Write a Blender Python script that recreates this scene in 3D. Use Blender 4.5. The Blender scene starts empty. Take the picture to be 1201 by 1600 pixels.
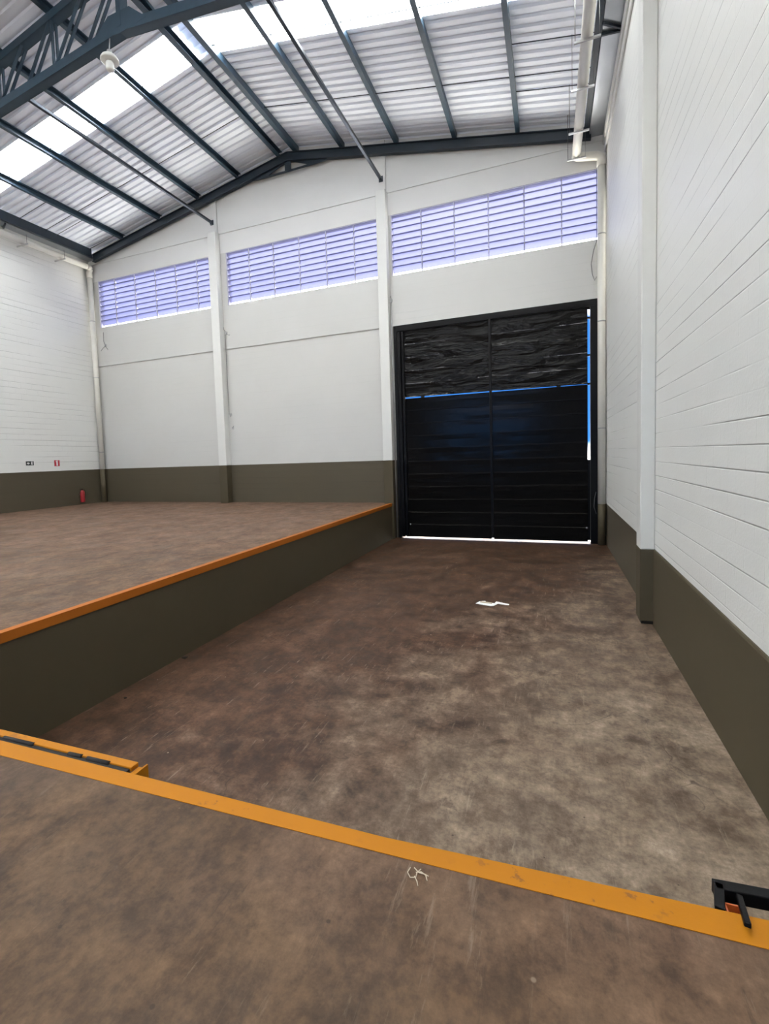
import bpy, bmesh, math, random
from mathutils import Vector, Matrix, noise
random.seed(7)
C = bpy.context.scene.collection
scene = bpy.context.scene

# ------------------------------------------------------------------ camera
cam = bpy.data.cameras.new('camera'); camo = bpy.data.objects.new('camera', cam); C.objects.link(camo)
R_ = Vector((0.92839265, 0.37006963, -0.03369789)); U_ = Vector((0.00719961, 0.07275293, 0.99732401)); F_ = Vector((-0.37153095, 0.92615089, -0.06487893))
m = Matrix((( R_.x, U_.x, -F_.x, 0), (R_.y, U_.y, -F_.y, 0), (R_.z, U_.z, -F_.z, 2.8025), (0, 0, 0, 1)))
camo.matrix_world = m
cam.sensor_fit = 'VERTICAL'; cam.sensor_height = 36.0; cam.lens = 757.13 / 1600 * 36.0
cam.shift_x = 43.88 / 1600; cam.shift_y = -36.30 / 1600
cam.clip_end = 300
scene.camera = camo

# ------------------------------------------------------------------ sky and exposure
scene.view_settings.view_transform = 'Standard'; scene.view_settings.look = 'None'
scene.view_settings.gamma = 1.0; scene.view_settings.use_curve_mapping = False
scene.view_settings.exposure = 2.68
w = bpy.data.worlds.new('sky'); scene.world = w; w.use_nodes = True
nt = w.node_tree; nt.nodes.clear()
tc = nt.nodes.new('ShaderNodeTexCoord'); sp = nt.nodes.new('ShaderNodeSeparateXYZ'); mr = nt.nodes.new('ShaderNodeMapRange')
mr.inputs['From Min'].default_value = -1; mr.inputs['From Max'].default_value = 1
rp = nt.nodes.new('ShaderNodeValToRGB'); bg = nt.nodes.new('ShaderNodeBackground'); wo = nt.nodes.new('ShaderNodeOutputWorld')
nt.links.new(tc.outputs['Generated'], sp.inputs[0]); nt.links.new(sp.outputs['Z'], mr.inputs['Value'])
nt.links.new(mr.outputs[0], rp.inputs[0]); # low sky behind the camera made brighter, for the blue reflection on the gate
mrb = nt.nodes.new('ShaderNodeMapRange'); mrb.inputs['From Min'].default_value = .2; mrb.inputs['From Max'].default_value = -.4
nt.links.new(sp.outputs['Y'], mrb.inputs['Value'])
lt = nt.nodes.new('ShaderNodeMix'); lt.data_type = 'RGBA'; lt.blend_type = 'LIGHTEN'
lt.inputs[7].default_value = (.035, .10, .23, 1)
nt.links.new(mrb.outputs[0], lt.inputs[0]); nt.links.new(rp.outputs[0], lt.inputs[6]); nt.links.new(lt.outputs[2], bg.inputs[0]); nt.links.new(bg.outputs[0], wo.inputs[0])
cr = rp.color_ramp
stops = [(0.0, (.30, .29, .28)), (0.495, (.34, .33, .33)), (0.505, (.0022, .012, .038)), (0.618, (.0018, .010, .034)), (0.636, (.36, .38, .44)), (0.80, (.92, .89, .80)), (1.0, (1.0, .96, .84))]
cr.elements[0].position = 0; cr.elements[0].color = (*stops[0][1], 1); cr.elements[1].position = 1; cr.elements[1].color = (*stops[-1][1], 1)
for p, c in stops[1:-1]:
    e = cr.elements.new(p); e.color = (*c, 1)
bg.inputs['Strength'].default_value = 5.0

# ------------------------------------------------------------------ layout numbers (metres)
D = 15.87; L = -18.45; R = 1.51; XP = -4.98; ZF = 1.20; YB = -12.0
XR = -8.45; SL = 0.185; ZR = 13.76                     # ridge and slope of the roof sheets
def roof(x): return ZR - SL * abs(x - XR)
WZ0, WZ1 = 8.76, 10.71
WINS = [(-18.02, -12.05, [-17.09, -15.98, -14.88, -13.83, -12.78]), (-11.38, -5.25, [-10.37, -9.32, -8.26, -7.2, -6.15]), (-4.83, 1.37, [-3.81, -2.75, -1.71, -.67, .36])]
SKY = [(10.42, 11.46), (3.0, 4.05), (-4.4, -3.35), (-11.0, -9.9)]
RIBP = 0.26

def portal(loc, rot, sx, sy):
    l = bpy.data.lights.new('daylight_portal', 'AREA'); l.shape = 'RECTANGLE'; l.size = sx; l.size_y = sy
    l.cycles.is_portal = True
    o = bpy.data.objects.new('daylight_portal', l); C.objects.link(o); o.location = loc; o.rotation_euler = rot
ang = math.atan(SL)
for y0, y1 in SKY:
    for s in (-1, 1):
        x = XR + s * 4.9
        portal((x, (y0 + y1) / 2, roof(x) + .12), (0, s * ang, 0), 9.9, y1 - y0)
for x0, x1, _ in WINS: portal(((x0 + x1) / 2, D + .32, (WZ0 + WZ1) / 2), (-math.pi / 2, 0, 0), x1 - x0, WZ1 - WZ0)
portal((-5.3, YB - .32, 5.2), (math.pi / 2, 0, 0), 7.4, 3.4)

# ------------------------------------------------------------------ helpers
def bxm(bm, x0, x1, y0, y1, z0, z1, mi=0):
    vs = [bm.verts.new(p) for p in [(x0,y0,z0),(x1,y0,z0),(x1,y1,z0),(x0,y1,z0),(x0,y0,z1),(x1,y0,z1),(x1,y1,z1),(x0,y1,z1)]]
    for f in [(0,3,2,1),(4,5,6,7),(0,1,5,4),(1,2,6,5),(2,3,7,6),(3,0,4,7)]:
        q = bm.faces.new([vs[i] for i in f]); q.material_index = mi
def prism(bm, poly, a0, a1, axis='y', mi=0):
    """extrude a 2-D outline along an axis. axis y: (x,z) outline; axis z: (x,y); axis x: (y,z)"""
    def P(p, a):
        return {'y': (p[0], a, p[1]), 'z': (p[0], p[1], a), 'x': (a, p[0], p[1])}[axis]
    A = [bm.verts.new(P(p, a0)) for p in poly]; B = [bm.verts.new(P(p, a1)) for p in poly]
    n = len(poly)
    for f in [A, list(reversed(B))]:
        q = bm.faces.new(f); q.material_index = mi
    for i in range(n):
        q = bm.faces.new([A[i], B[i], B[(i + 1) % n], A[(i + 1) % n]]); q.material_index = mi
def bar(bm, p0, p1, wdt, hgt, up=(0, 0, 1), mi=0):
    p0 = Vector(p0); p1 = Vector(p1); d = (p1 - p0).normalized(); s = d.cross(Vector(up))
    if s.length < 1e-5: s = d.cross(Vector((0, 1, 0)))
    s.normalize(); u = s.cross(d)
    v = [bm.verts.new(p + s * a * wdt / 2 + u * b * hgt / 2) for p in (p0, p1) for a, b in ((-1,-1),(1,-1),(1,1),(-1,1))]
    for f in [(0,1,2,3),(7,6,5,4),(0,4,5,1),(1,5,6,2),(2,6,7,3),(3,7,4,0)]:
        q = bm.faces.new([v[i] for i in f]); q.material_index = mi
def tube(bm, pts, r, n=10, mi=0, cap=True):
    pts = [Vector(p) for p in pts]; rings = []
    ref = None
    for i, p in enumerate(pts):
        if i == 0: t = pts[1] - p
        elif i == len(pts) - 1: t = p - pts[i - 1]
        else: t = (pts[i + 1] - p).normalized() + (p - pts[i - 1]).normalized()
        t.normalize()
        if ref is None:
            ref = t.orthogonal().normalized()
        else:
            ref = (ref - t * ref.dot(t)).normalized()
        b = t.cross(ref)
        rr = r[i] if isinstance(r, (list, tuple)) else r
        rings.append([bm.verts.new(p + (ref * math.cos(2*math.pi*k/n) + b * math.sin(2*math.pi*k/n)) * rr) for k in range(n)])
    for a, b in zip(rings, rings[1:]):
        for k in range(n):
            q = bm.faces.new([a[k], a[(k+1) % n], b[(k+1) % n], b[k]]); q.smooth = True; q.material_index = mi
    if cap:
        bm.faces.new(list(reversed(rings[0]))).material_index = mi; bm.faces.new(rings[-1]).material_index = mi
def lathe(bm, prof, c, axis=(0, 0, 1), n=20, mi=0):
    ax = Vector(axis).normalized(); a = ax.orthogonal().normalized(); b = ax.cross(a); c = Vector(c); rings = []
    for r, h in prof:
        rings.append([bm.verts.new(c + ax * h + (a * math.cos(2*math.pi*k/n) + b * math.sin(2*math.pi*k/n)) * max(r, .0005)) for k in range(n)])
    for A, B in zip(rings, rings[1:]):
        for k in range(n):
            q = bm.faces.new([A[k], A[(k+1) % n], B[(k+1) % n], B[k]]); q.smooth = True; q.material_index = mi
    bm.faces.new(list(reversed(rings[0]))).material_index = mi; bm.faces.new(rings[-1]).material_index = mi
def obj(name, bm, mats, parent=None, origin=None, bevel=0):
    bmesh.ops.recalc_face_normals(bm, faces=bm.faces)
    me = bpy.data.meshes.new(name)
    if origin is not None: bmesh.ops.translate(bm, verts=bm.verts, vec=-Vector(origin))
    bm.to_mesh(me); bm.free()
    for mt in (mats if isinstance(mats, (list, tuple)) else [mats]): me.materials.append(mt)
    o = bpy.data.objects.new(name, me); C.objects.link(o)
    if origin is not None: o.location = origin
    if parent is not None: o.parent = parent
    if bevel:
        md = o.modifiers.new('bevel', 'BEVEL'); md.width = bevel; md.segments = 2; md.limit_method = 'ANGLE'
    return o
def tag(o, label, cat, group=None):
    o['label'] = label; o['category'] = cat
    if group: o['group'] = group
    return o
def thing(name, label, cat, loc=(0, 0, 0), group=None):
    o = bpy.data.objects.new(name, None); C.objects.link(o); o.location = loc; o.empty_display_size = .2
    return tag(o, label, cat, group)
def part(name, bm, mats, root, bevel=0, label=None):
    """child mesh whose geometry was written in world coordinates"""
    bmesh.ops.translate(bm, verts=bm.verts, vec=-wloc(root))
    o = obj(name, bm, mats, root, bevel=bevel)
    if label: o['label'] = label
    return o
def wloc(o):
    v = Vector(o.location)
    while o.parent: o = o.parent; v += Vector(o.location)
    return v
def struct(name, bm, mats, parent=None, bevel=0):
    o = obj(name, bm, mats, parent, bevel=bevel)
    if parent is None: o['kind'] = 'structure'
    return o
NB = bmesh.new

# ------------------------------------------------------------------ materials
class N:
    def __init__(s, name):
        s.m = bpy.data.materials.new(name); s.m.use_nodes = True; s.t = s.m.node_tree; s.t.nodes.clear()
        s.out = s.t.nodes.new('ShaderNodeOutputMaterial')
        g = s.t.nodes.new('ShaderNodeNewGeometry'); s.pos = g.outputs['Position']; s.geo = g
    def n(s, typ, **k):
        nd = s.t.nodes.new('ShaderNode' + typ)
        for a, b in k.items(): setattr(nd, a, b)
        return nd
    def l(s, a, b): s.t.links.new(a, b)
    def noise(s, scale, detail=4, rough=.5, vec=None, dist=0):
        nd = s.n('TexNoise'); nd.inputs['Scale'].default_value = scale; nd.inputs['Detail'].default_value = detail
        nd.inputs['Roughness'].default_value = rough; nd.inputs['Distortion'].default_value = dist
        s.l(vec if vec is not None else s.pos, nd.inputs['Vector']); return nd.outputs['Fac']
    def ramp(s, fac, a, b, ca=(0,0,0), cb=(1,1,1)):
        nd = s.n('ValToRGB'); e = nd.color_ramp.elements; e[0].position = a; e[1].position = b
        e[0].color = (*ca, 1); e[1].color = (*cb, 1); s.l(fac, nd.inputs[0]); return nd.outputs[0]
    def mix(s, fac, a, b, mode='MIX'):
        nd = s.n('Mix', data_type='RGBA', blend_type=mode)
        for inp, v in ((nd.inputs[0], fac), (nd.inputs[6], a), (nd.inputs[7], b)):
            if isinstance(v, (int, float)): inp.default_value = v
            elif isinstance(v, tuple): inp.default_value = (*v, 1)
            else: s.l(v, inp)
        return nd.outputs[2]
    def math(s, op, a, b=0.0, clamp=False):
        nd = s.n('Math', operation=op, use_clamp=clamp)
        for inp, v in ((nd.inputs[0], a), (nd.inputs[1], b)):
            if isinstance(v, (int, float)): inp.default_value = v
            else: s.l(v, inp)
        return nd.outputs[0]
    def mapv(s, scale=(1,1,1), loc=(0,0,0), rot=(0,0,0), vec=None):
        nd = s.n('Mapping'); nd.inputs['Scale'].default_value = scale; nd.inputs['Location'].default_value = loc; nd.inputs['Rotation'].default_value = rot
        s.l(vec if vec is not None else s.pos, nd.inputs['Vector']); return nd.outputs[0]
    def bump(s, h, strength, dist=.01, nrm=None):
        nd = s.n('Bump'); nd.inputs['Strength'].default_value = strength; nd.inputs['Distance'].default_value = dist
        s.l(h, nd.inputs['Height'])
        if nrm is not None: s.l(nrm, nd.inputs['Normal'])
        return nd.outputs[0]
    def pbr(s, col, rough=.6, metal=0.0, nrm=None, spec=.5):
        b = s.n('BsdfPrincipled')
        for k, v in (('Base Color', col), ('Roughness', rough), ('Metallic', metal), ('Specular IOR Level', spec)):
            if isinstance(v, (int, float)): b.inputs[k].default_value = v
            elif isinstance(v, tuple): b.inputs[k].default_value = (*v, 1)
            else: s.l(v, b.inputs[k])
        if nrm is not None: s.l(nrm, b.inputs['Normal'])
        s.l(b.outputs[0], s.out.inputs[0]); return s.m

def block_paint(name, base, horiz, groove=.75, rough=.55, strength=.5, vary=.04):
    a = N(name); sx = a.n('SeparateXYZ'); a.l(a.pos, sx.inputs[0]); cb = a.n('CombineXYZ')
    a.l(sx.outputs[0 if horiz == 'x' else 1], cb.inputs[0]); a.l(sx.outputs[2], cb.inputs[1])
    br = a.n('TexBrick'); br.offset = .5
    a.l(cb.outputs[0], br.inputs['Vector']); br.inputs['Scale'].default_value = 1
    br.inputs['Brick Width'].default_value = .43; br.inputs['Row Height'].default_value = .215
    br.inputs['Mortar Size'].default_value = .0045; br.inputs['Mortar Smooth'].default_value = .3
    # the paint fills many joints: only stretches of the joints stay open
    msk = a.ramp(a.noise(.9, 3, .6, a.mapv((1, .35, 3.0) if horiz == 'y' else (.35, 1, 3.0))), .42, .62)
    # bed joints read stronger than head joints: a row function
    row = a.math('ABSOLUTE', a.math('SUBTRACT', a.math('FRACT', a.math('DIVIDE', sx.outputs[2], .215)), .5))
    bed = a.ramp(row, .455, .488)
    j = a.math('MULTIPLY', a.mix(.25, bed, br.outputs['Fac']), a.math('ADD', a.math('MULTIPLY', msk, .95), .05))
    col = a.mix(a.math('MULTIPLY', j, groove), base, tuple(c * .45 for c in base))
    blot = a.ramp(a.noise(.6, 5, .6), .3, .75, tuple([1 - vary] * 3), (1, 1, 1))
    col = a.mix(1.0, col, blot, 'MULTIPLY')
    h = a.math('SUBTRACT', a.math('MULTIPLY', a.noise(40, 3), .15), j)
    return a.pbr(col, rough, 0, a.bump(h, strength, .012))
M = {}
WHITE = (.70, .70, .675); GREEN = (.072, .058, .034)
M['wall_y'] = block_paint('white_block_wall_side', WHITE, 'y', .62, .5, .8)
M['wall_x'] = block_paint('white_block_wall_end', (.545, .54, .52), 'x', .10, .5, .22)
M['green_y'] = block_paint('olive_paint_side', GREEN, 'y', .12, .62, .12)
M['green_x'] = block_paint('olive_paint_end', GREEN, 'x', .3, .62, .3)
def simple(name, col, rough=.5, metal=0.0, nz=0, vary=.1, scale=6, spec=.5):
    a = N(name); c = a.mix(a.noise(scale, 4), tuple(x * (1 - vary) for x in col), tuple(min(1, x * (1 + vary)) for x in col))
    nr = a.bump(a.noise(35, 3), nz, .004) if nz else None
    M[name] = a.pbr(c, rough, metal, nr, spec)
simple('smooth_white', (.64, .64, .615), .5, 0, .15, .03)
simple('gable_white', (.66, .655, .64), .6, 0, .1, .03, 1.2)
simple('olive', GREEN, .62, 0, .1, .05, 6, .3)
simple('pvc', (.68, .66, .60), .35, 0, 0, .04)
simple('steel_blue', (.030, .060, .090), .42, .0, .1, .2)
simple('steel_dark', (.016, .027, .040), .4, .0, .1, .2)
simple('conduit_steel', (.05, .06, .075), .3, .7, 0, .2)
simple('zinc', (.42, .44, .47), .32, .85, 0, .12, 1.5)
simple('bracket', (.42, .42, .42), .4, .5, 0, .1)
simple('cable', (.12, .12, .12), .6)
simple('window_metal', (.36, .36, .46), .5, 0)
simple('black_steel', (.003, .003, .0035), .4, 0, .1, .2, 6, .16)
simple('rubber', (.007, .006, .006), .8, 0, .4, .3)
simple('red', (.27, .010, .014), .35)
simple('sign_red', (.45, .03, .04), .5)
simple('sign_dark', (.02, .028, .026), .5)
simple('sign_white', (.75, .75, .75), .5)
simple('lamp_white', (.78, .78, .74), .3)
simple('orange_box', (.33, .06, .008), .6, 0, .3, .25, 20)
simple('straw', (.48, .41, .31), .8)
simple('screw', (.30, .30, .32), .4, .6)
simple('gap_dark', (.02, .018, .012), .9)

def yellow(name, base, wear, th=.60):
    a = N(name)
    c = a.mix(a.noise(3, 5), tuple(x * .93 for x in base), base)
    n1 = a.noise(14, 6, .65, a.mapv((1, 1, 1), (3, 1, 0))); blot = a.noise(2.2, 2, .5, a.mapv((1, 1, 1), (.3, 4.3, 0)))
    k = a.math('MULTIPLY', a.ramp(n1, th, th + .05), a.ramp(blot, .50, .62))
    c = a.mix(a.math('MULTIPLY', k, wear), c, (.10, .05, .03))
    M[name] = a.pbr(c, .62, 0, a.bump(a.noise(60, 3), .15, .003), .22)
yellow('yellow_paint', (.38, .142, .002), .55)
yellow('yellow_worn', (.38, .142, .002), .95, .53)
yellow('orange_kerb', (.36, .105, .010), .3)

def concrete(name, lo, hi, grey, pale, tone_fn, spec=.3):
    a = N(name)
    big = a.noise(.5, 6, .62, None, .6); mid = a.noise(1.5, 10, .70, None, .25); fine = a.noise(6, 10, .78)
    str_ = a.noise(2.2, 8, .72, a.mapv((1.5, .85, 1), (2, 5, 0), (0, 0, .25)), .15)
    c = a.mix(a.ramp(mid, .38, .62), lo, hi)
    c = a.mix(tone_fn(a, big, mid), c, grey)
    mul = a.mix(a.ramp(fine, .36, .64), (.62, .59, .56), (1.28, 1.28, 1.28)); c = a.mix(1.0, c, mul, 'MULTIPLY')
    mul = a.mix(a.ramp(str_, .38, .62), (.66, .61, .57), (1.22, 1.22, 1.22)); c = a.mix(1.0, c, mul, 'MULTIPLY')
    mul = a.mix(a.ramp(a.noise(26, 6, .7), .38, .62), (.84, .83, .82), (1.14, 1.14, 1.14)); c = a.mix(1.0, c, mul, 'MULTIPLY')
    # dark blotches of oil and rubber
    d1 = a.math('MULTIPLY', a.ramp(a.noise(3.4, 6, .68, a.mapv((1, 1, 1), (5, 2, 0)), .6), .56, .66), a.ramp(a.noise(.8, 3, .5, a.mapv((1, 1, 1), (9, 2, 0))), .44, .58))
    c = a.mix(a.math('MULTIPLY', d1, .55), c, tuple(x * .45 for x in lo))
    # pale scuffs and drag marks, long and thin, in several directions
    for k, (rz, off, st) in enumerate(((.30, 3, 9), (-.9, 8, 8), (1.25, 1, 10), (.05, 14, 12))):
        q = a.ramp(a.noise(1.9, 8, .78, a.mapv((st, .9, 1), (off, off * 2, 0), (0, 0, rz)), .15), .585, .64)
        g = a.ramp(a.noise(1.1, 3, .5, a.mapv((1, 1, 1), (off * 3, off, 0))), .48, .60)
        c = a.mix(a.math('MULTIPLY', a.math('MULTIPLY', q, g), .42), c, pale if k % 2 == 0 else tuple(x * .5 for x in lo))
    # hairline cracks
    v = a.n('TexVoronoi', feature='DISTANCE_TO_EDGE'); v.inputs['Scale'].default_value = .55
    wv = a.n('VectorMath', operation='ADD'); a.l(a.pos, wv.inputs[0])
    nc = a.n('TexNoise'); nc.inputs['Scale'].default_value = 2.2; a.l(a.pos, nc.inputs['Vector']); a.l(nc.outputs['Color'], wv.inputs[1]); a.l(wv.outputs[0], v.inputs['Vector'])
    ck = a.math('MULTIPLY', a.ramp(v.outputs['Distance'], .0, .006, (1, 1, 1), (0, 0, 0)), a.ramp(a.noise(.7, 2, .5, a.mapv((1, 1, 1), (2, 7, 0))), .54, .60))
    c = a.mix(a.math('MULTIPLY', ck, .55), c, tuple(x * .4 for x in lo))
    # crumbs of mortar and small chips
    for sc, th, off, cc in ((3.1, .020, 0, pale), (4.3, .028, 5, tuple(x * .4 for x in lo))):
        vs = a.n('TexVoronoi'); vs.inputs['Scale'].default_value = sc; a.l(a.mapv((1, 1, 1), (off, off, 0)), vs.inputs['Vector'])
        c = a.mix(a.math('MULTIPLY', a.ramp(vs.outputs['Distance'], th, th + .012, (1, 1, 1), (0, 0, 0)), .7), c, cc)
    rg = a.ramp(mid, .3, .7, (.50, .50, .50), (.72, .72, .72))
    h = a.math('ADD', a.math('MULTIPLY', fine, .4), a.math('MULTIPLY', mid, .5))
    M[name] = a.pbr(c, rg, 0, a.bump(h, .25, .01), spec)
def tone_pit(a, big, mid):      # darker brown to the left and towards the gate, greyer at the near right
    s = a.n('SeparateXYZ'); a.l(a.pos, s.inputs[0])
    t = a.math('ADD', a.math('MULTIPLY', s.outputs[0], .20), a.math('MULTIPLY', s.outputs[1], -.085))
    t = a.math('ADD', a.math('ADD', t, .95), a.math('MULTIPLY', a.math('SUBTRACT', big, .5), 1.5))
    t = a.math('ADD', t, a.math('MULTIPLY', a.math('SUBTRACT', mid, .5), 1.3))
    return a.ramp(t, .0, 1.0)
def falloff_deck(a, big, mid):     # lens falloff put into the colour: deck paler and pinker with distance
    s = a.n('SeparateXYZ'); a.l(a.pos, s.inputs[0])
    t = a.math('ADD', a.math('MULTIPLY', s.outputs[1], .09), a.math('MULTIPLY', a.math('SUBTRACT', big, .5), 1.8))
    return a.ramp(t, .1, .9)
concrete('concrete_pit', (.043, .021, .010), (.090, .047, .027), (.250, .200, .150), (.30, .24, .18), tone_pit)
concrete('concrete_deck', (.068, .040, .021), (.104, .063, .034), (.145, .089, .059), (.21, .16, .115), falloff_deck)

# galvanised corrugated sheet
a = N('roof_sheet')
c = a.mix(a.noise(.8, 4, .5, a.mapv((.3, 2, 1))), (.82, .86, .96), (.90, .93, 1.0))
M['roof_sheet'] = a.pbr(c, a.ramp(a.noise(3, 3), .3, .7, (.34, .34, .34), (.48, .48, .48)), 0.0, None)
# translucent skylight sheet
a = N('skylight_sheet')
t1 = a.n('BsdfTransparent'); t1.inputs[0].default_value = (.95, .97, 1, 1); t2 = a.n('BsdfTranslucent'); t2.inputs[0].default_value = (.92, .95, 1, 1)
mx = a.n('MixShader'); mx.inputs[0].default_value = .45; a.l(t1.outputs[0], mx.inputs[1]); a.l(t2.outputs[0], mx.inputs[2]); a.l(mx.outputs[0], a.out.inputs[0]); M['skylight_sheet'] = a.m
# ribbed frosted louvre glass
a = N('louvre_glass')
t1 = a.n('BsdfTransparent'); t1.inputs[0].default_value = (.275, .282, .385, 1); t2 = a.n('BsdfTranslucent'); t2.inputs[0].default_value = (.165, .17, .24, 1)
gl = a.n('BsdfGlossy'); gl.inputs['Roughness'].default_value = .3; gl.inputs[0].default_value = (.8, .8, .85, 1)
mx = a.n('MixShader'); mx.inputs[0].default_value = .4; a.l(t1.outputs[0], mx.inputs[1]); a.l(t2.outputs[0], mx.inputs[2])
m2 = a.n('MixShader'); m2.inputs[0].default_value = .06; a.l(mx.outputs[0], m2.inputs[1]); a.l(gl.outputs[0], m2.inputs[2]); a.l(m2.outputs[0], a.out.inputs[0]); M['louvre_glass'] = a.m
# black gate paint, wavy sheet
def gate_mat(name, dist, sc, spc):
    a = N(name)
    h = a.noise(sc, 3, .45, a.mapv((.55, 1, 2.0), (2.3, 0, 1.1)), .4)
    n1 = a.bump(h, 1.0, dist); n2 = a.bump(a.noise(45, 2), .05, .002, n1)
    M[name] = a.pbr(a.mix(a.noise(1.2, 4), (.0018, .0018, .002), (.003, .003, .0035)), .17, 0, n2, spc)
gate_mat('gate_black_wavy', .13, 1.7, .24); gate_mat('gate_black', .007, 1.6, .17)

# ================================================================== SETTING
# lower floor of the truck pit
bm = NB(); bxm(bm, XP - .3, R + .3, YB, D + .25, -.25, 0); struct('floor', bm, M['concrete_pit'])
# raised floors
edge = [(XP - .02, 1.70), (-3.03, 1.768), (-.66, 1.827), (.67, 1.916), (R, 1.97)]
back = [(XP - .02, 1.59), (-2.88, 1.67), (-.63, 1.748), (.63, 1.80), (R, 1.845)]
bm = NB()
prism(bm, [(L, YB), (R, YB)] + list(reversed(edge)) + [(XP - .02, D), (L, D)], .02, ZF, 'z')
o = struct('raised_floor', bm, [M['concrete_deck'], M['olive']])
for p in o.data.polygons:
    if abs(p.normal.z) < .5: p.material_index = 1
bm = NB(); prism(bm, back + list(reversed(edge)), ZF + .0005, ZF + .003, 'z'); struct('trim_1', bm, M['yellow_paint'])
# olive retaining wall of the dock and its orange steel kerb
bm = NB(); bxm(bm, XP - .02, XP, 1.75, D, 0, ZF - .09); struct('trim_2', bm, M['olive'])
bm = NB()
prism(bm, [(XP - .085, ZF + .001), (XP - .085, ZF + .012), (XP + .012, ZF + .012), (XP + .012, ZF - .09), (XP, ZF - .09), (XP, ZF + .001)], 1.84, D - .3, 'y')
struct('trim_3', bm, M['orange_kerb'])

# back wall, built of pieces round the openings
DX0, DX1, DZ = -4.83, 1.33, 7.12
bm = NB()
def pc(x0, x1, z0, z1, mi, f=0): bxm(bm, x0, x1, D - f, D + .24, z0, z1, mi)
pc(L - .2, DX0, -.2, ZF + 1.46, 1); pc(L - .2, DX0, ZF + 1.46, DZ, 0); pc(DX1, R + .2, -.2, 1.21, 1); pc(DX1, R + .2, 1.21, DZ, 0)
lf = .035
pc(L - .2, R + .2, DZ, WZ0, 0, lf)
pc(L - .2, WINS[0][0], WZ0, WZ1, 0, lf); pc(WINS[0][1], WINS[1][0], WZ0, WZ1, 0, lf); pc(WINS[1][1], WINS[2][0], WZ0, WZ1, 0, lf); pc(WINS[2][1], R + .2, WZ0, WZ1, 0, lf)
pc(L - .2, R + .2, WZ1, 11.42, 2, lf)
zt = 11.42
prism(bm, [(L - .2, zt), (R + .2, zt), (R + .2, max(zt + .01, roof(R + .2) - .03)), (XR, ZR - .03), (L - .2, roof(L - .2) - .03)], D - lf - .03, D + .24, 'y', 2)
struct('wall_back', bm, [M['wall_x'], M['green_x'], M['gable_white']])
# side walls
def side_wall(name, x0, x1, zsplit, ledge):
    bm = NB()
    bxm(bm, x0, x1, YB, D + .24, zsplit, 11.75, 0)
    bxm(bm, x0, x1, YB, D + .24, -.2, zsplit, 1)
    return bm
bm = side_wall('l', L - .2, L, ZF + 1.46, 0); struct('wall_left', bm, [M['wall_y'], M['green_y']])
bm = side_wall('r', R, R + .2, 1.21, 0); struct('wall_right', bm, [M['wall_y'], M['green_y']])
# capping beam along the right wall head and rendered plinth, slightly proud
bm = NB(); bxm(bm, R - .045, R, YB, D - .07, 11.08, 11.5); bxm(bm, R - .085, R - .045, YB, D - .07, 11.28, 11.5); struct('trim_4', bm, M['gable_white'], bevel=.01)
bm = NB(); prism(bm, [(R, 0), (R - .022, 0), (R - .022, 1.185), (R - .014, 1.205), (R, 1.21)], 2.0, 8.66, 'y'); struct('baseboard_right', bm, M['olive'])
# rear wall behind the camera with its high opening
bm = NB(); ox0, ox1, oz0, oz1 = -9.0, -1.6, 3.6, 6.9
for q in ((L - .2, R + .2, -.2, oz0), (L - .2, ox0, oz0, oz1), (ox1, R + .2, oz0, oz1), (L - .2, R + .2, oz1, 11.42)): bxm(bm, q[0], q[1], YB - .24, YB, q[2], q[3])
prism(bm, [(L - .2, zt), (R + .2, zt), (R + .2, roof(R + .2) - .03), (XR, ZR - .03), (L - .2, roof(L - .2) - .03)], YB - .24, YB, 'y')
struct('wall_rear', bm, M['wall_x'])
bm = NB()
for k in range(1, 8): x = ox0 + k * (ox1 - ox0) / 8; bxm(bm, x - .05, x + .05, YB - .2, YB - .1, oz0, oz1)
bxm(bm, ox0, ox1, YB - .2, YB - .1, 5.6, 5.7)
for k in range(8):
    for r in range(2):
        if (k + r) % 2: x = ox0 + k * .925; bxm(bm, x + .05, x + .87, YB - .17, YB - .15, 5.7 + r * .6, 6.3 + r * .6)
struct('window_4', bm, M['steel_dark'])

# ceiling: corrugated sheets running down both slopes, skylight strips between
def sheet(bm, y0, y1, s, mi=0):
    """trapezoid ribs; s = side of ridge"""
    ys = []; k = math.floor(y0 / RIBP)
    pr = [(0, 0), (.13, 0), (.15, .055), (.23, .055), (.25, 0)]
    pts = [(y0, None)]
    def h(y):
        t = (y / RIBP - math.floor(y / RIBP)) * RIBP
        for (a0, b0), (a1, b1) in zip(pr, pr[1:] + [(RIBP, 0)]):
            if a0 <= t <= a1 + 1e-9: return b0 + (b1 - b0) * (t - a0) / (a1 - a0)
        return 0
    yy = [y0, y1]
    for j in range(k, int(y1 / RIBP) + 2):
        for a0, _ in pr:
            y = j * RIBP + a0
            if y0 < y < y1: yy.append(y)
    yy.sort()
    xa = XR; xb = (R + .12) if s > 0 else (L - .12)
    for th in (0, .006):
        prev = None
        for y in yy:
            v = (bm.verts.new((xa, y, roof(xa) + h(y) + th)), bm.verts.new((xb, y, roof(xb) + h(y) + th)))
            if prev: q = bm.faces.new([prev[0], v[0], v[1], prev[1]]); q.material_index = mi
            prev = v
        if mi == 1: break
bm = NB(); edges = [YB - .3] + [v for p in sorted(SKY) for v in p] + [D + .3]
for s in (-1, 1):
    for i in range(len(edges) - 1):
        if i % 2: continue
        sheet(bm, edges[i], edges[i + 1], s, 0)
struct('ceiling', bm, M['roof_sheet'])
for i, (y0, y1) in enumerate(SKY):
    bm = NB()
    for s in (-1, 1): sheet(bm, y0, y1, s, 0)
    # single skin only
    struct('window_%d' % (5 + i), bm, M['skylight_sheet'])
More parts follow.
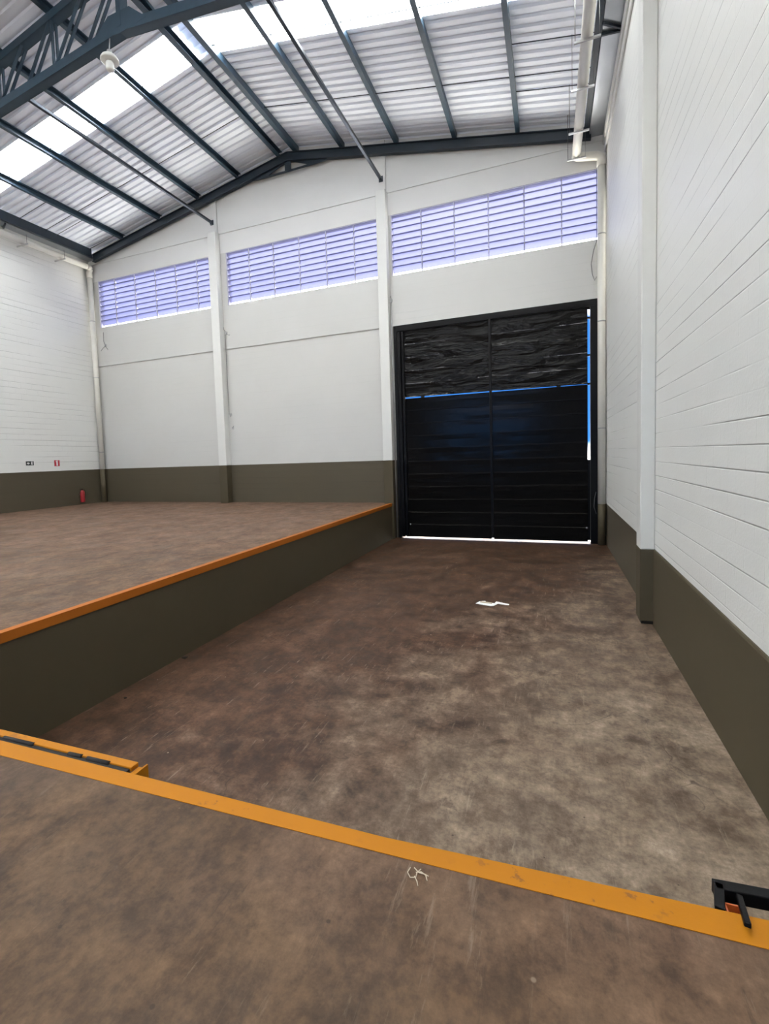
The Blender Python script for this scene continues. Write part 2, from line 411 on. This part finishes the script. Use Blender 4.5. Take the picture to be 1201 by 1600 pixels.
# ridge cap strip
bm = NB(); prism(bm, [(XR - .25, roof(XR - .25) + .06), (XR, ZR + .07), (XR + .25, roof(XR + .25) + .06), (XR + .25, roof(XR + .25) + .065), (XR, ZR + .085), (XR - .25, roof(XR - .25) + .065)], YB - .3, D + .3, 'y'); struct('trim_5', bm, M['roof_sheet'])

# ------------------------------------------------------------------ windows
for i, (x0, x1, mu) in enumerate(WINS):
    root = bpy.data.objects.new('window_%d' % (i + 1), None); C.objects.link(root); root.location = ((x0 + x1) / 2, D + .1, WZ0); root['kind'] = 'structure'
    bm = NB()
    t = .025
    bxm(bm, x0, x1, D + .06, D + .14, WZ1 - t, WZ1); bxm(bm, x0, x1, D + .06, D + .14, WZ0, WZ0 + .012)
    bxm(bm, x0, x0 + t, D + .06, D + .14, WZ0 + .012, WZ1 - t); bxm(bm, x1 - t, x1, D + .06, D + .14, WZ0 + .012, WZ1 - t)
    part('window_frame', bm, M['window_metal'], root)
    for x in mu:
        bm = NB(); bxm(bm, x - .017, x + .017, D + .06, D + .12, WZ0 + .012, WZ1 - t); part('mullion', bm, M['window_metal'], root)
    bays = [x0 + t] + mu + [x1 - t]
    bm = NB(); nb = 9; p = (WZ1 - WZ0 - .12) / nb
    fm = NB()
    for a_, b_ in zip(bays, bays[1:]):
        for k in range(nb):
            z = WZ0 + .110 + k * p
            jit = random.uniform(-.012, .012)
            ya, yb = D + .075, D + .165 + jit
            # blade leans: top edge inside, bottom edge outside and overlapping the blade below
            prism(bm, [(yb, z - .008), (ya, z + p), (ya + .004, z + p + .002), (yb + .004, z - .006)], a_ + .002, b_ - .002, 'x')
            bxm(fm, a_ + .018, b_ - .018, ya - .004, ya, z + p - .004, z + p + .001)
    part('glass_louvres', bm, M['louvre_glass'], root)
    part('louvre_clips', fm, M['window_metal'], root)
    root.location.y -= .075

# ------------------------------------------------------------------ gate
door = bpy.data.objects.new('door_1', None); C.objects.link(door); door.location = (-1.75, D, 0); door['kind'] = 'structure'
yd = D + .02
bm = NB()
bxm(bm, DX0, -4.72, D - .05, D + .1, .0, DZ)
bxm(bm, -4.72, 1.33, D - .05, D + .1, 6.93, DZ)
bxm(bm, 1.10, 1.33, D - .05, D + .1, .0, 6.93)
part('door_frame', bm, M['black_steel'], door, bevel=.006)
bm = NB(); bxm(bm, -4.73, -4.49, D + .035, D + .05, .05, 6.94); bxm(bm, -4.6, 1.1, D + .045, D + .055, 6.86, 6.94); bxm(bm, -4.70, -4.60, D - .09, D + .03, .05, 6.90); bxm(bm, -4.56, -4.49, D - .07, D + .03, .05, 6.90)
part('door_post', bm, M['black_steel'], door, bevel=.006)
def leaf(x0, x1, z0, z1, rows, amp, mat, z0r=None):
    """sheet of horizontal folded boards with a lapped seam at each row"""
    bm = NB(); nx = 48; V = []
    zs = []
    rh = (z1 - z0) / rows
    for r in range(rows):
        for t, dy in ((0, -.020), (.04, -.020), (.06, 0), (.35, 0), (.65, 0), (.98, -.004)): zs.append((z0 + (r + t) * rh, dy, t))
    zs.append((z1, 0, 0))
    for z, dy, t in zs:
        row = []
        for i in range(nx + 1):
            x = x0 + (x1 - x0) * i / nx
            zz = z
            if z0r is not None and abs(z - z0) < 1e-6: zz = z0 + (z0r - z0) * i / nx
            wv = amp * noise.noise(Vector((x * 1.3, 0, z * 3.1))) * (1.0 if t not in (0, .04) else .5)
            row.append(bm.verts.new((x, yd + dy + wv, zz)))
        V.append(row)
    for A, B in zip(V, V[1:]):
        for i in range(nx): q = bm.faces.new([A[i], A[i+1], B[i+1], B[i]]); q.smooth = False
    g = bmesh.ops.solidify(bm, geom=bm.faces[:], thickness=.02)
    return bm
zc = 4.705
up = leaf(-4.50, -1.75, zc + .033, 6.90, 5, .022, None, zc + .025); part('upper_panel', up, M['gate_black_wavy'], door)
up = leaf(-1.69, 1.035, zc + .025, 6.90, 5, .022, None, zc + .007); part('upper_panel', up, M['gate_black_wavy'], door)
lo = leaf(-4.50, -1.75, .045, zc, 11, .004, None); part('lower_panel', lo, M['gate_black'], door)
lo = leaf(-1.69, 1.035, .045, zc, 11, .004, None); part('lower_panel', lo, M['gate_black'], door)
bm = NB(); bxm(bm, -1.755, -1.685, D - .05, D + .05, .085, 6.93); part('centre_rail', bm, M['black_steel'], door, bevel=.005)
bm = NB()
for z in (6.62, 5.55, 4.72): bxm(bm, 1.03, 1.105, D + .03, D + .05, z - .03, z + .03)
bxm(bm, 1.03, 1.105, D + .045, D + .055, 2.05, 2.5); bxm(bm, 1.03, 1.105, D + .045, D + .055, .085, 2.05)
part('hinge_strip', bm, M['black_steel'], door)
bm = NB()
for x in (-3.9, .25): bxm(bm, x - .06, x + .06, D + .0, D + .03, zc - .005, zc + .055)
part('latch_plate', bm, M['black_steel'], door)
bm = NB()
for x in (-4.42, 1.0): lathe(bm, [(.028, 0), (.028, .015), (.015, .02)], (x, D - .03, .47), (0, -1, 0), 12)
part('bolt', bm, M['screw'], door)
# apron of pale concrete outside the gate
bm = NB(); bxm(bm, -14, 10, D + .26, D + 24, -.30, -.06); struct('outdoor_ground', bm, M['smooth_white'])

# ================================================================== ROOF STEEL
ZB = 13.50                                                # underside of the purlins at the ridge
def pb(x): return ZB + .03 - SL * abs(x - XR)
def purlin(x, label, w_=.075, group='roof purlins running to the end wall', y0=YB, y1=D - .08):
    bm = NB(); z0 = pb(x); s = -1 if x < XR else 1; h = .205; t = .008
    # lipped C section, open towards the ridge
    a0 = x - w_ / 2 if s < 0 else x + w_ / 2
    a1 = x + w_ / 2 if s < 0 else x - w_ / 2
    poly = [(a0, z0), (a1, z0), (a1, z0 + .025), (a1 + s * .006, z0 + .025), (a1 + s * .006, z0 + t), (a0 - s * t, z0 + t), (a0 - s * t, z0 + h - t), (a1 + s * .006, z0 + h - t), (a1 + s * .006, z0 + h - .025), (a1, z0 + h - .025), (a1, z0 + h), (a0, z0 + h)]
    prism(bm, poly, y0, y1, 'y')
    o = obj('purlin', bm, M['steel_blue']); tag(o, label, 'purlin', group); return o
PL = [(-8.80, 'dark blue purlin on the left side of the roof ridge, one of the close pair'),
      (-10.55, 'dark blue purlin, first one down the left slope from the ridge pair'),
      (-12.38, 'dark blue purlin, second one down the left slope from the ridge pair'),
      (-14.32, 'dark blue purlin, third one down the left slope from the ridge pair'),
      (-16.30, 'dark blue purlin, fourth one down the left slope, above the eave purlin'),
      (-8.14, 'dark blue purlin on the right side of the roof ridge, one of the close pair'),
      (-6.40, 'dark blue purlin, first one down the right slope from the ridge pair'),
      (-4.52, 'dark blue purlin, second one down the right slope from the ridge pair'),
      (-2.66, 'dark blue purlin, third one down the right slope from the ridge pair'),
      (-.82, 'dark blue purlin, fourth one down the right slope, left of the white pipe')]
for x, lb in PL: purlin(x, lb, .15 if abs(x - XR) < .5 else .12)
def eave(x, lab):
    bm = NB(); s = -1 if x < XR else 1; z0 = pb(x) - .17
    bxm(bm, x - .04, x + .04, YB, D - .30, z0 + .02, z0 + .36)
    bxm(bm, min(x, x - s * .10), max(x, x - s * .10), YB, D - .30, z0, z0 + .02)
    o = obj('eave_beam', bm, M['steel_dark']); tag(o, lab, 'beam', 'eave beams beside the gutters')
eave(-17.98, 'dark steel eave beam beside the gutter above the left wall')
eave(1.03, 'dark steel eave beam beside the gutter above the right wall')

# rafter against the end wall
bm = NB()
def raf(x): return 13.50 - SL * abs(x - XR)
y0, y1 = D - .30, D - .14
for s in (-1, 1):
    xe = -17.95 if s < 0 else 1.12
    for yy0, yy1, dz0, dz1 in ((y0 + .06, y1 - .06, -.30, 0), (y0, y1, -.02, 0), (y0, y1, -.30, -.28)):
        prism(bm, [(XR, raf(XR) + dz0), (xe, raf(xe) + dz0), (xe, raf(xe) + dz1), (XR, raf(XR) + dz1)], yy0, yy1, 'y')
rafter = obj('end_rafter', bm, M['steel_dark'])
tag(rafter, 'dark steel gable rafter following the roof slope against the end wall', 'beam')
bm = NB()   # ridge haunch plate: two haunch bars leaving a small open triangle
for s in (-1, 1):
    prism(bm, [(XR, raf(XR) - .28), (XR + s * 1.5, raf(XR + s * 1.5) - .29), (XR + s * 1.5, raf(XR + s * 1.5) - .34), (XR + s * .9, 12.86), (XR, 12.86), (XR, 12.92), (XR + s * .78, 12.93)], D - .22, D - .20, 'y')
bxm(bm, XR - .12, XR + .12, D - .235, D - .22, 12.86, 13.40)
part('ridge_gusset', bm, M['steel_dark'], rafter)

# truss
YT = 8.5
truss = thing('roof_truss', 'deep dark blue lattice roof truss crossing the hall at the upper left', 'truss', (XR, YT, 11.9))
def lc(x): return 12.12 - .112 * abs(x - XR)            # centre line of lower chord
def uc(x): return 13.44 - SL * abs(x - XR)              # centre line of upper chord
for nm, fn, h in (('lower_chord', lc, .20), ('upper_chord', uc, .18)):
    bm = NB()
    for s in (-1, 1):
        xe = L + .32 if s < 0 else R - .40
        for yo in (-.09, .09):
            prism(bm, [(XR, fn(XR) - h / 2), (xe, fn(xe) - h / 2), (xe, fn(xe) + h / 2), (XR, fn(XR) + h / 2)], YT + yo - .012, YT + yo + .012, 'y')
        for zz in (-h / 2, h / 2 - .016):
            prism(bm, [(XR, fn(XR) + zz), (xe, fn(xe) + zz), (xe, fn(xe) + zz + .016), (XR, fn(XR) + zz + .016)], YT - .10, YT + .10, 'y')
    part(nm, bm, M['steel_blue'], truss)
nodes = {-1: [-8.45, -10.5, -12.4, -14.3, -16.3, -18.0], 1: [-8.45, -6.4, -4.5, -2.65, -.8, 1.0]}
for s in (-1, 1):
    ns = nodes[s]
    for k, x in enumerate(ns):
        if k == 0 and s > 0: continue
        bm = NB()
        for yo in (-.055, .055): bar(bm, (x, YT + yo, lc(x)), (x, YT + yo, uc(x)), .035 if k else .11, .055 if k else .11, (0, 1, 0))
        part('vertical_strut', bm, M['steel_blue'], truss)
    for a_, b_ in zip(ns, ns[1:]):
        mid = (a_ + b_) / 2
        for (xa, za), (xb, zb) in (((mid, uc(mid)), (a_, lc(a_))), ((a_, uc(a_)), (mid, lc(mid)))) if False else (((b_, lc(b_)), (mid, uc(mid))), ((mid, lc(mid)), (a_, uc(a_)))):
            bm = NB()
            for yo in (-.06, .06): bar(bm, (xa, YT + yo, za), (xb, YT + yo, zb), .03, .06, (0, 1, 0))
            part('diagonal_strut', bm, M['steel_blue'], truss)
bm = NB()
for x in (XR,): prism(bm, [(x - .75, lc(x - .75) + .02), (x - .3, lc(x) + .30), (x + .3, lc(x) + .30), (x + .75, lc(x + .75) + .02), (x, lc(x) - .14)], YT - .105, YT - .09, 'y')
part('gusset_plate', bm, M['steel_blue'], truss)

# sag rods between purlins
def rod(x0, x1, y, lab, r=.011, ya=None, z_off=.13, grp='sag rods between the purlins'):
    bm = NB(); tube(bm, [(x0, y, pb(x0) + z_off), (x1, ya if ya else y, pb(x1) + z_off)], r, 6)
    o = obj('sag_rod', bm, M['steel_dark']); tag(o, lab, 'rod', grp)
rows = [-16.30, -14.32, -12.38, -10.55, -8.80]; rows_r = [-8.14, -6.40, -4.52, -2.66, -.82, 1.03]
ordn = ['ridge pair', 'first purlin', 'second purlin', 'third purlin', 'fourth purlin', 'eave beam']
lft = list(reversed(rows)) + [-17.98]
for y, what in ((11.10, 'under the bright skylight strip'), (13.55, 'between skylight and end wall')):
    for side, rr in (('left', lft), ('right', rows_r)):
        for k in range(5):
            a_, b_ = rr[k], rr[k + 1]; s = -1 if side == 'left' else 1
            rod(a_ + s * .045, b_ - s * .045, y, 'thin rod %s, %s slope, from %s to %s' % (what, side, ordn[k], ordn[k + 1]))
for y, w_ in ((12.55, 'nearest the skylight'), (14.0, 'just beyond the middle rod'), (15.45, 'closest to the end wall')):
    rod(-16.345, -17.94, y, 'thin stay rod at the left eave, ' + w_, grp='extra stay rods at the left eave')
for y, w_ in ((12.5, 'nearer the skylight'), (14.1, 'nearer the end wall')):
    rod(-.775, .99, y, 'thin stay rod at the right eave behind the white pipe, ' + w_, grp='extra stay rods at the right eave')

# horizontal tie tubes from the truss to the pillars
for x, lab in ((-5.02, 'dark square steel tie tube ending on the pillar left of the gate'), (-11.70, 'dark square steel tie tube ending on the pillar between the left windows')):
    t = thing('tie_tube', lab, 'strut', (x, YT, 11.75), 'horizontal tie tubes under the roof')
    bm = NB(); bar(bm, (x, YT - .1, 11.75), (x, D - .34, 11.75), .085, .085); part('tube', bm, M['conduit_steel'], t, bevel=.01)
    bm = NB(); bxm(bm, x - .03, x + .03, D - .42, D - .335, 11.66, 11.80); bxm(bm, x - .07, x + .07, D - .335, D - .32, 11.66, 11.84); part('end_bracket', bm, M['steel_dark'], t)

# gutters: folded zinc trays with cross ties
def gutter(x0, x1, zb, lab, ties):
    g = thing('box_gutter', lab, 'gutter', ((x0 + x1) / 2, 2, zb), 'zinc box gutters along the eaves')
    bm = NB(); bxm(bm, x0, x1, YB, D - .07, zb, zb + .006); bxm(bm, x0, x0 + .006, YB, D - .07, zb, zb + .2); bxm(bm, x1 - .006, x1, YB, D - .07, zb, zb + .2)
    part('trough', bm, M['zinc'], g)
    for ya, yb in ties:
        bm = NB(); bar(bm, (x0, ya, zb - .03), (x1, yb, zb - .03), .045, .05); part('cross_tie', bm, M['steel_dark'], g)
gutter(1.075, R - .006, 11.56, 'flat zinc gutter tray between right eave beam and right wall', ((12.1, 12.15), (11.8, 12.12), (4.9, 5.0)))
gutter(L + .006, -18.03, 11.60, 'flat zinc gutter tray between left eave beam and left wall', ((12.3, 12.1), (5, 5)))

# ================================================================== PILLARS
def pillar(x0, x1, lab, zpaint, z0):
    p = thing('wall_pillar', lab, 'pillar', ((x0 + x1) / 2, D, z0), 'white pillars on the end wall')
    bm = NB(); bxm(bm, x0, x1, D - .3, D, z0, zpaint, 1); bxm(bm, x0, x1, D - .3, D, zpaint, 11.45, 0); part('shaft', bm, [M['smooth_white'], M['olive']], p, bevel=.012)
    bm = NB(); bxm(bm, x0 + .06, x1 - .02, D - .135, D - .035, 11.45, roof((x0 + x1) / 2) - .06); part('upper_shaft', bm, M['gable_white'], p)
    return p
pillar(-11.98, -11.62, 'white pillar between the left and middle windows, olive at its foot', ZF + 1.46, ZF)
pillar(-5.24, -4.91, 'white pillar left of the black gate, olive at its foot', ZF + 1.46, ZF)
# pier below the dock edge beside the gate
bm = NB(); bxm(bm, -4.98, -4.91, D - .3, D, 0, ZF); struct('trim_6', bm, M['olive'])
# pillar on the right wall
p = thing('side_pillar', 'white square pillar projecting from the right wall, olive at its foot', 'pillar', (1.41, 8.86, 0))
bm = NB(); bxm(bm, 1.31, R, 8.68, 9.04, 1.20, 11.08, 0); part('shaft', bm, M['smooth_white'], p, bevel=.015)
bm = NB(); bxm(bm, 1.305, R, 8.675, 9.045, .05, 1.20, 0); part('painted_foot', bm, M['olive'], p, bevel=.012)
bm = NB(); bxm(bm, 1.33, R, 8.70, 9.02, 0, .05, 0); part('base_gap', bm, M['gap_dark'], p)

# ================================================================== PIPES
def pipe_run(name_lab, grp, xr, zr, xc, rr, s, zend, brk, zpaint, z0, xcorner):
    t = thing('drain_pipe', name_lab, 'pipe', (xc, D - .13, z0), grp)
    yE = D - .42
    bm = NB(); tube(bm, [(xr, YB + 1, zr), (xr, yE, zr)], rr, 20); part('horizontal_run', bm, M['pvc'], t)
    bm = NB(); tube(bm, [(xr, yE - .02, zr), (xr, yE + .10, zr), (xr + s * .04, yE + .16, zr), (xr + s * .12, yE + .18, zr - .01), (xc - s * .12, D - .24, zr - .08), (xc - s * .03, D - .215, zr - .12), (xc, D - .20, zr - .20), (xc, D - .195, zr - .36)], [rr*1.06, rr*1.06, rr*1.02, rr, rr, rr*1.02, rr*1.1, rr*1.1], 18); part('elbow', bm, M['pvc'], t)
    bm = NB(); tube(bm, [(xc, D - .195, zr - .3), (xc, D - .195, zpaint)], rr * .92, 20); part('downpipe', bm, M['pvc'], t)
    bm = NB(); tube(bm, [(xc, D - .195, zpaint), (xc, D - .195, z0)], rr * .92, 20); part('painted_downpipe', bm, M['olive'], t, label='olive painted foot of the downpipe')
    for z in (zr - 2.2, zr - 4.6, 3.4):
        bm = NB(); tube(bm, [(xc, D - .195, z - .015), (xc, D - .195, z + .015)], rr * .96, 20); part('clamp', bm, M['bracket'], t)
    return t
pipe_run('white drain pipe hung along the right eave and down the right corner', 'white drain pipes', .74, 11.02, 1.382, .112, 1, 0, None, 1.21, 0, R)
pipe_run('white drain pipe hung along the left wall top and down the left corner', 'white drain pipes', -18.12, 11.22, -18.28, .112, -1, 0, None, ZF + 1.46, ZF, L)
for k, (y, w_) in enumerate(((11.2, 'nearest the camera'), (12.6, 'second from the camera'), (14.2, 'third from the camera'), (15.42, 'at the elbow'))):
    h = thing('pipe_hanger', 'bar hanger with thin rods under the right white pipe, ' + w_, 'hanger', (.74, y, 10.89), 'hangers of the right pipe')
    bm = NB(); bxm(bm, .50, .98, y - .02, y + .02, 10.862, 10.902); part('cradle_bar', bm, M['bracket'], h)
    for x in (.52, .96):
        bm = NB(); tube(bm, [(x, y, 10.87), (x, y, roof(x) - (.0 if x < .9 else .3))], .006, 6); part('hanger_rod', bm, M['cable'], h)
for y, w_ in ((12.75, 'nearer the camera'), (14.25, 'nearer the corner')):
    h = thing('pipe_bracket', 'short wall bracket carrying the left white pipe, ' + w_, 'bracket', (L, y, 11.08), 'brackets of the left pipe')
    bm = NB(); bxm(bm, L, -17.86, y - .02, y + .02, 11.060, 11.100); part('arm', bm, M['bracket'], h)
    bm = NB(); tube(bm, [(-17.9, y, 11.09), (-17.9, y, 11.42)], .006, 6); part('hanger_rod', bm, M['cable'], h)

# ================================================================== LAMP under the truss
lx, ly, lz = -8.75, 8.38, 11.55
lp = thing('high_bay_lamp', 'round white high bay lamp hanging from the roof truss', 'lamp', (lx, ly, lz))
bm = NB(); lathe(bm, [(.07, .13), (.11, .12), (.155, .08), (.185, .03), (.19, 0), (.17, -.01), (.08, -.02)], (lx, ly, lz - .05), n=28); part('lamp_shade', bm, M['lamp_white'], lp)
bm = NB(); lathe(bm, [(.06, 0), (.085, -.04), (.088, -.14), (.075, -.18), (.03, -.195)], (lx, ly, lz - .06), n=24); part('bulb', bm, M['lamp_white'], lp)
bm = NB(); lathe(bm, [(.05, 0), (.05, .09)], (lx, ly, lz + .07), n=14); tube(bm, [(lx, ly, lz + .15), (lx, ly + .04, lc(lx) - .09)], .012, 8); part('suspension', bm, M['bracket'], lp)

# ================================================================== LEFT WALL items
def sign(y, z, w_, h, lab, mat, art):
    s = thing('wall_sign', lab, 'sign', (L, y, z))
    bm = NB(); bxm(bm, L, L + .008, y - w_ / 2, y + w_ / 2, z - h / 2, z + h / 2); part('plate', bm, mat, s)
    bm = NB(); art(bm, L + .008, y, z); part('pictogram', bm, M['sign_white'], s)
def art_exit(bm, x, y, z):
    # left arrow and a running figure beside a doorway
    prism(bm, [(y - .12, z), (y - .055, z + .045), (y - .055, z + .014), (y - .01, z + .014), (y - .01, z - .014), (y - .055, z - .014), (y - .055, z - .045)], x, x + .002, 'x')
    prism(bm, [(y + .035, z - .06), (y + .055, z - .06), (y + .07, z - .02), (y + .085, z - .06), (y + .105, z - .06), (y + .085, z + .02), (y + .11, z + .005), (y + .11, z + .025), (y + .08, z + .045), (y + .04, z + .03), (y + .045, z + .012), (y + .06, z + .018)], x, x + .002, 'x')
    lathe(bm, [(.014, 0), (.014, .002)], (x, y + .082, z + .062), (1, 0, 0), 10)
def art_ext(bm, x, y, z):
    prism(bm, [(y - .03, z - .10), (y + .03, z - .10), (y + .03, z + .05), (y + .015, z + .075), (y + .05, z + .09), (y + .05, z + .105), (y - .04, z + .10), (y - .06, z + .05), (y - .045, z + .05), (y - .03, z + .085), (y - .015, z + .075), (y - .03, z + .05)], x, x + .002, 'x')
sign(12.60, 2.99, .30, .16, 'small dark exit sign with white arrow on the left wall', M['sign_dark'], art_exit)
sign(13.70, 2.97, .22, .24, 'small red fire extinguisher sign on the left wall', M['sign_red'], art_ext)
ex, ey, ez = L + .13, 14.64, ZF + .10
t = thing('fire_extinguisher', 'red fire extinguisher hung low on the left wall near the corner pipe', 'fire extinguisher', (ex, ey, ez))
bm = NB(); lathe(bm, [(.06, 0), (.085, .01), (.09, .03), (.09, .40), (.075, .46), (.04, .495), (.03, .51)], (ex, ey, ez), n=24); part('cylinder', bm, M['red'], t)
bm = NB(); lathe(bm, [(.025, 0), (.025, .04), (.018, .045)], (ex, ey, ez + .51), n=12); bxm(bm, ex - .015, ex + .015, ey - .10, ey + .04, ez + .555, ez + .57); bxm(bm, ex - .012, ex + .012, ey - .09, ey + .02, ez + .53, ez + .542); part('valve', bm, M['black_steel'], t)
bm = NB(); tube(bm, [(ex, ey + .03, ez + .53), (ex + .01, ey + .10, ez + .52), (ex + .02, ey + .135, ez + .42), (ex + .01, ey + .12, ez + .25), (ex, ey + .11, ez + .16)], [.010, .010, .010, .010, .016], 8); part('hose', bm, M['rubber'], t)
bm = NB(); bxm(bm, L, L + .05, ey - .025, ey + .025, ez + .30, ez + .36); part('wall_hook', bm, M['bracket'], t)

# ================================================================== END WALL small fittings
def fitting(x, y, z, lab, wires):
    f = thing('junction_fitting', lab, 'wall fitting', (x, y, z), 'small wiring remains on the end wall')
    bm = NB(); bxm(bm, x - .035, x + .035, y - .045, y, z - .05, z + .05); part('box', bm, M['bracket'], f, bevel=.008)
    for w_ in wires:
        bm = NB(); tube(bm, [(x + p[0], y + p[1], z + p[2]) for p in w_], .008, 6); part('wire', bm, M['cable'], f)
yw = D - .04
fitting(-17.78, yw, 7.98, 'grey wiring stub below the left window, beside the left corner', [[(-.02, -.03, .04), (-.05, -.05, .18), (-.04, -.04, .55)], [(0, -.04, -.04), (-.16, -.05, -.14), (-.27, -.03, -.22)], [(0, -.04, 0), (.10, -.06, -.12), (.16, -.04, -.20)]])
fitting(-11.50, D - .04, 7.72, 'grey wiring stub beside the left pillar above the wall ledge', [[(0, -.06, .04), (-.07, -.08, .14), (-.08, -.07, .22)], [(.02, -.05, -.02), (.12, -.06, -.09), (.18, -.06, -.10)], [(-.05, -.02, -.05), (-.055, -.02, -1.6), (-.05, -.02, -3.1)]])
fitting(-11.50, D, 4.62, 'small grey box at the lower end of the pillar wire', [[(0, -.05, -.04), (0, -.06, -.10)]])
fitting(-11.44, D, 4.10, 'small pale tap fitting on the side of the left pillar', [[(0, -.05, 0), (.08, -.10, .03), (.10, -.10, .08)]])
bm = NB(); tube(bm, [(-4.875, D - .065, 7.89), (-4.875, D - .065, 7.2), (-4.87, D - .10, 7.0), (-4.865, D - .10, .02)], .022, 8); tag(obj('thin_conduit', bm, M['bracket']), 'thin grey vertical conduit between the pillar and the black gate', 'conduit')
fitting(-4.87, D - .04, 7.95, 'small conduit head on the wall above the gate top left corner', [[(0, -.03, .05), (-.02, -.05, .12), (0, -.04, .16)]])
bm = NB(); tube(bm, [(1.27, D - .06, 10.95), (1.27, D - .06, 8.7), (1.19, D - .06, 8.45), (1.13, D - .06, 8.1), (1.16, D - .06, 7.8), (1.22, D - .06, 7.62), (1.27, D - .05, 7.72)], .009, 6); tag(obj('loose_cable', bm, M['cable']), 'thin loose cable hanging past the right window end', 'cable')
bm = NB(); tube(bm, [(1.245, D - .07, 1.55), (1.20, D - .09, 1.35), (1.19, D - .08, 1.1), (1.25, D - .07, .9)], .008, 6); tag(obj('wire_loop', bm, M['cable']), 'short bent wire hanging at the lower right of the black gate', 'wire')

# ================================================================== DOCK EDGE hardware
t = thing('dock_bumper', 'worn yellow steel dock edge channel with black rubber at the left', 'dock bumper', (-3.5, 1.80, ZF))
def ye(x): return 1.768 + (x + 3.03) * .0249
bm = NB()
prism(bm, [(-4.9, ye(-4.9) + .035), (-2.07, ye(-2.07) + .035), (-2.07, ye(-2.07) + .085), (-4.9, ye(-4.9) + .085)], ZF - .02, ZF + .004, 'z'); part('outer_flange', bm, M['yellow_worn'], t, bevel=.003)
bm = NB(); prism(bm, [(-2.07, ye(-2.07) + .001), (-2.005, ye(-2.0) + .001), (-2.005, ye(-2.0) + .085), (-2.07, ye(-2.07) + .085)], ZF - .15, ZF - .022, 'z')
prism(bm, [(-2.015, ye(-2.0) + .001), (-2.005, ye(-2.0) + .001), (-2.005, ye(-2.0) + .085), (-2.015, ye(-2.0) + .085)], ZF - .022, ZF + .004, 'z'); part('end_plate', bm, M['yellow_worn'], t)
bm = NB(); prism(bm, [(-4.9, ye(-4.9) + .001), (-2.08, ye(-2.08) + .001), (-2.08, ye(-2.08) + .0345), (-4.9, ye(-4.9) + .0345)], ZF - .18, ZF - .005, 'z'); part('rubber_core', bm, M['rubber'], t)
for xa, xb in ((-3.05, -2.80), (-2.52, -2.42), (-2.38, -2.22)):
    bm = NB(); tube(bm, [(xa, ye(xa) + .034, ZF - .004), (xb, ye(xb) + .034, ZF - .002)], .012, 8); part('rubber_lip', bm, M['rubber'], t)

t = thing('dock_leveller_frame', 'black square tube frame projecting beyond the dock edge at lower right', 'dock frame', (1.0, 1.98, ZF))
zz = ZF - .02
bm = NB(); bar(bm, (.545, 2.022, zz), (R - .03, 2.10, zz), .045, .05); bar(bm, (.562, 2.03, zz), (.535, 1.915, zz), .030, .05); part('tube_frame', bm, M['black_steel'], t, bevel=.003)
bm = NB(); bar(bm, (.615, 2.005, ZF - .01), (.588, 1.835, ZF + .035), .020, .018, (0, 0, 1)); part('handle_bar', bm, M['black_steel'], t, bevel=.004)
t = thing('orange_bracket', 'small rusty orange steel box end beside the black frame', 'bracket', (.56, 1.93, ZF - .04))
bm = NB(); x0, x1, ya, yb = .555, .605, 1.912, 1.955
bxm(bm, x0, x1, ya, yb, ZF - .12, ZF - .075); bxm(bm, x0, x0 + .006, ya, yb, ZF - .075, ZF - .004); bxm(bm, x1 - .006, x1, ya, yb, ZF - .075, ZF - .004); bxm(bm, x0, x1, yb - .006, yb, ZF - .075, ZF - .004)
part('box_end', bm, M['orange_box'], t)

# ================================================================== litter
t = thing('torn_paper_strip', 'torn white paper strip lying on the lower floor before the gate', 'paper', (-1.0, 9.15, 0))
bm = NB()
prism(bm, [(-1.31, 9.04), (-1.25, 9.20), (-1.16, 9.24), (-1.13, 9.16), (-.98, 9.14), (-.96, 9.26), (-.72, 9.15), (-.73, 9.09), (-.92, 9.13), (-.98, 8.98), (-1.04, 8.96)], .003, .010, 'z'); part('sheet', bm, M['sign_white'], t)
bm = NB(); prism(bm, [(-1.24, 9.12), (-1.02, 9.08), (-1.02, 9.12), (-1.23, 9.17)], .010, .022, 'z'); part('fold', bm, M['straw'], t)
t = thing('straw_tuft', 'small pale frayed fibre tuft on the near floor below the yellow line', 'debris', (-.475, 1.69, ZF))
bm = NB(); z = ZF + .004
for pts in ([(-.515, 1.715), (-.52, 1.69), (-.505, 1.672), (-.485, 1.675)], [(-.49, 1.68), (-.475, 1.66), (-.468, 1.645)], [(-.49, 1.70), (-.47, 1.705), (-.45, 1.695), (-.44, 1.675)], [(-.50, 1.715), (-.48, 1.70), (-.455, 1.70)], [(-.485, 1.675), (-.485, 1.70), (-.475, 1.72)], [(-.46, 1.705), (-.44, 1.70)]):
    tube(bm, [(x, y, z + random.uniform(0, .006)) for x, y in pts], .0020, 5)
part('fibres', bm, M['straw'], t)
for x, y, s_, lb in ((-4.91, 5.38, .035, 'small dark crumb at the foot of the dock wall'), (-4.78, 4.20, .018, 'tiny dark crumb on the lower floor near the dock wall')):
    bm = NB(); bmesh.ops.create_icosphere(bm, subdivisions=2, radius=s_)
    for v in bm.verts: v.co = Vector((v.co.x * 1.3, v.co.y, abs(v.co.z) * .5)) * (1 + .4 * noise.noise(v.co * 40)); v.co += Vector((x, y, 0))
    tag(obj('dirt_crumb', bm, M['gap_dark']), lb, 'debris')
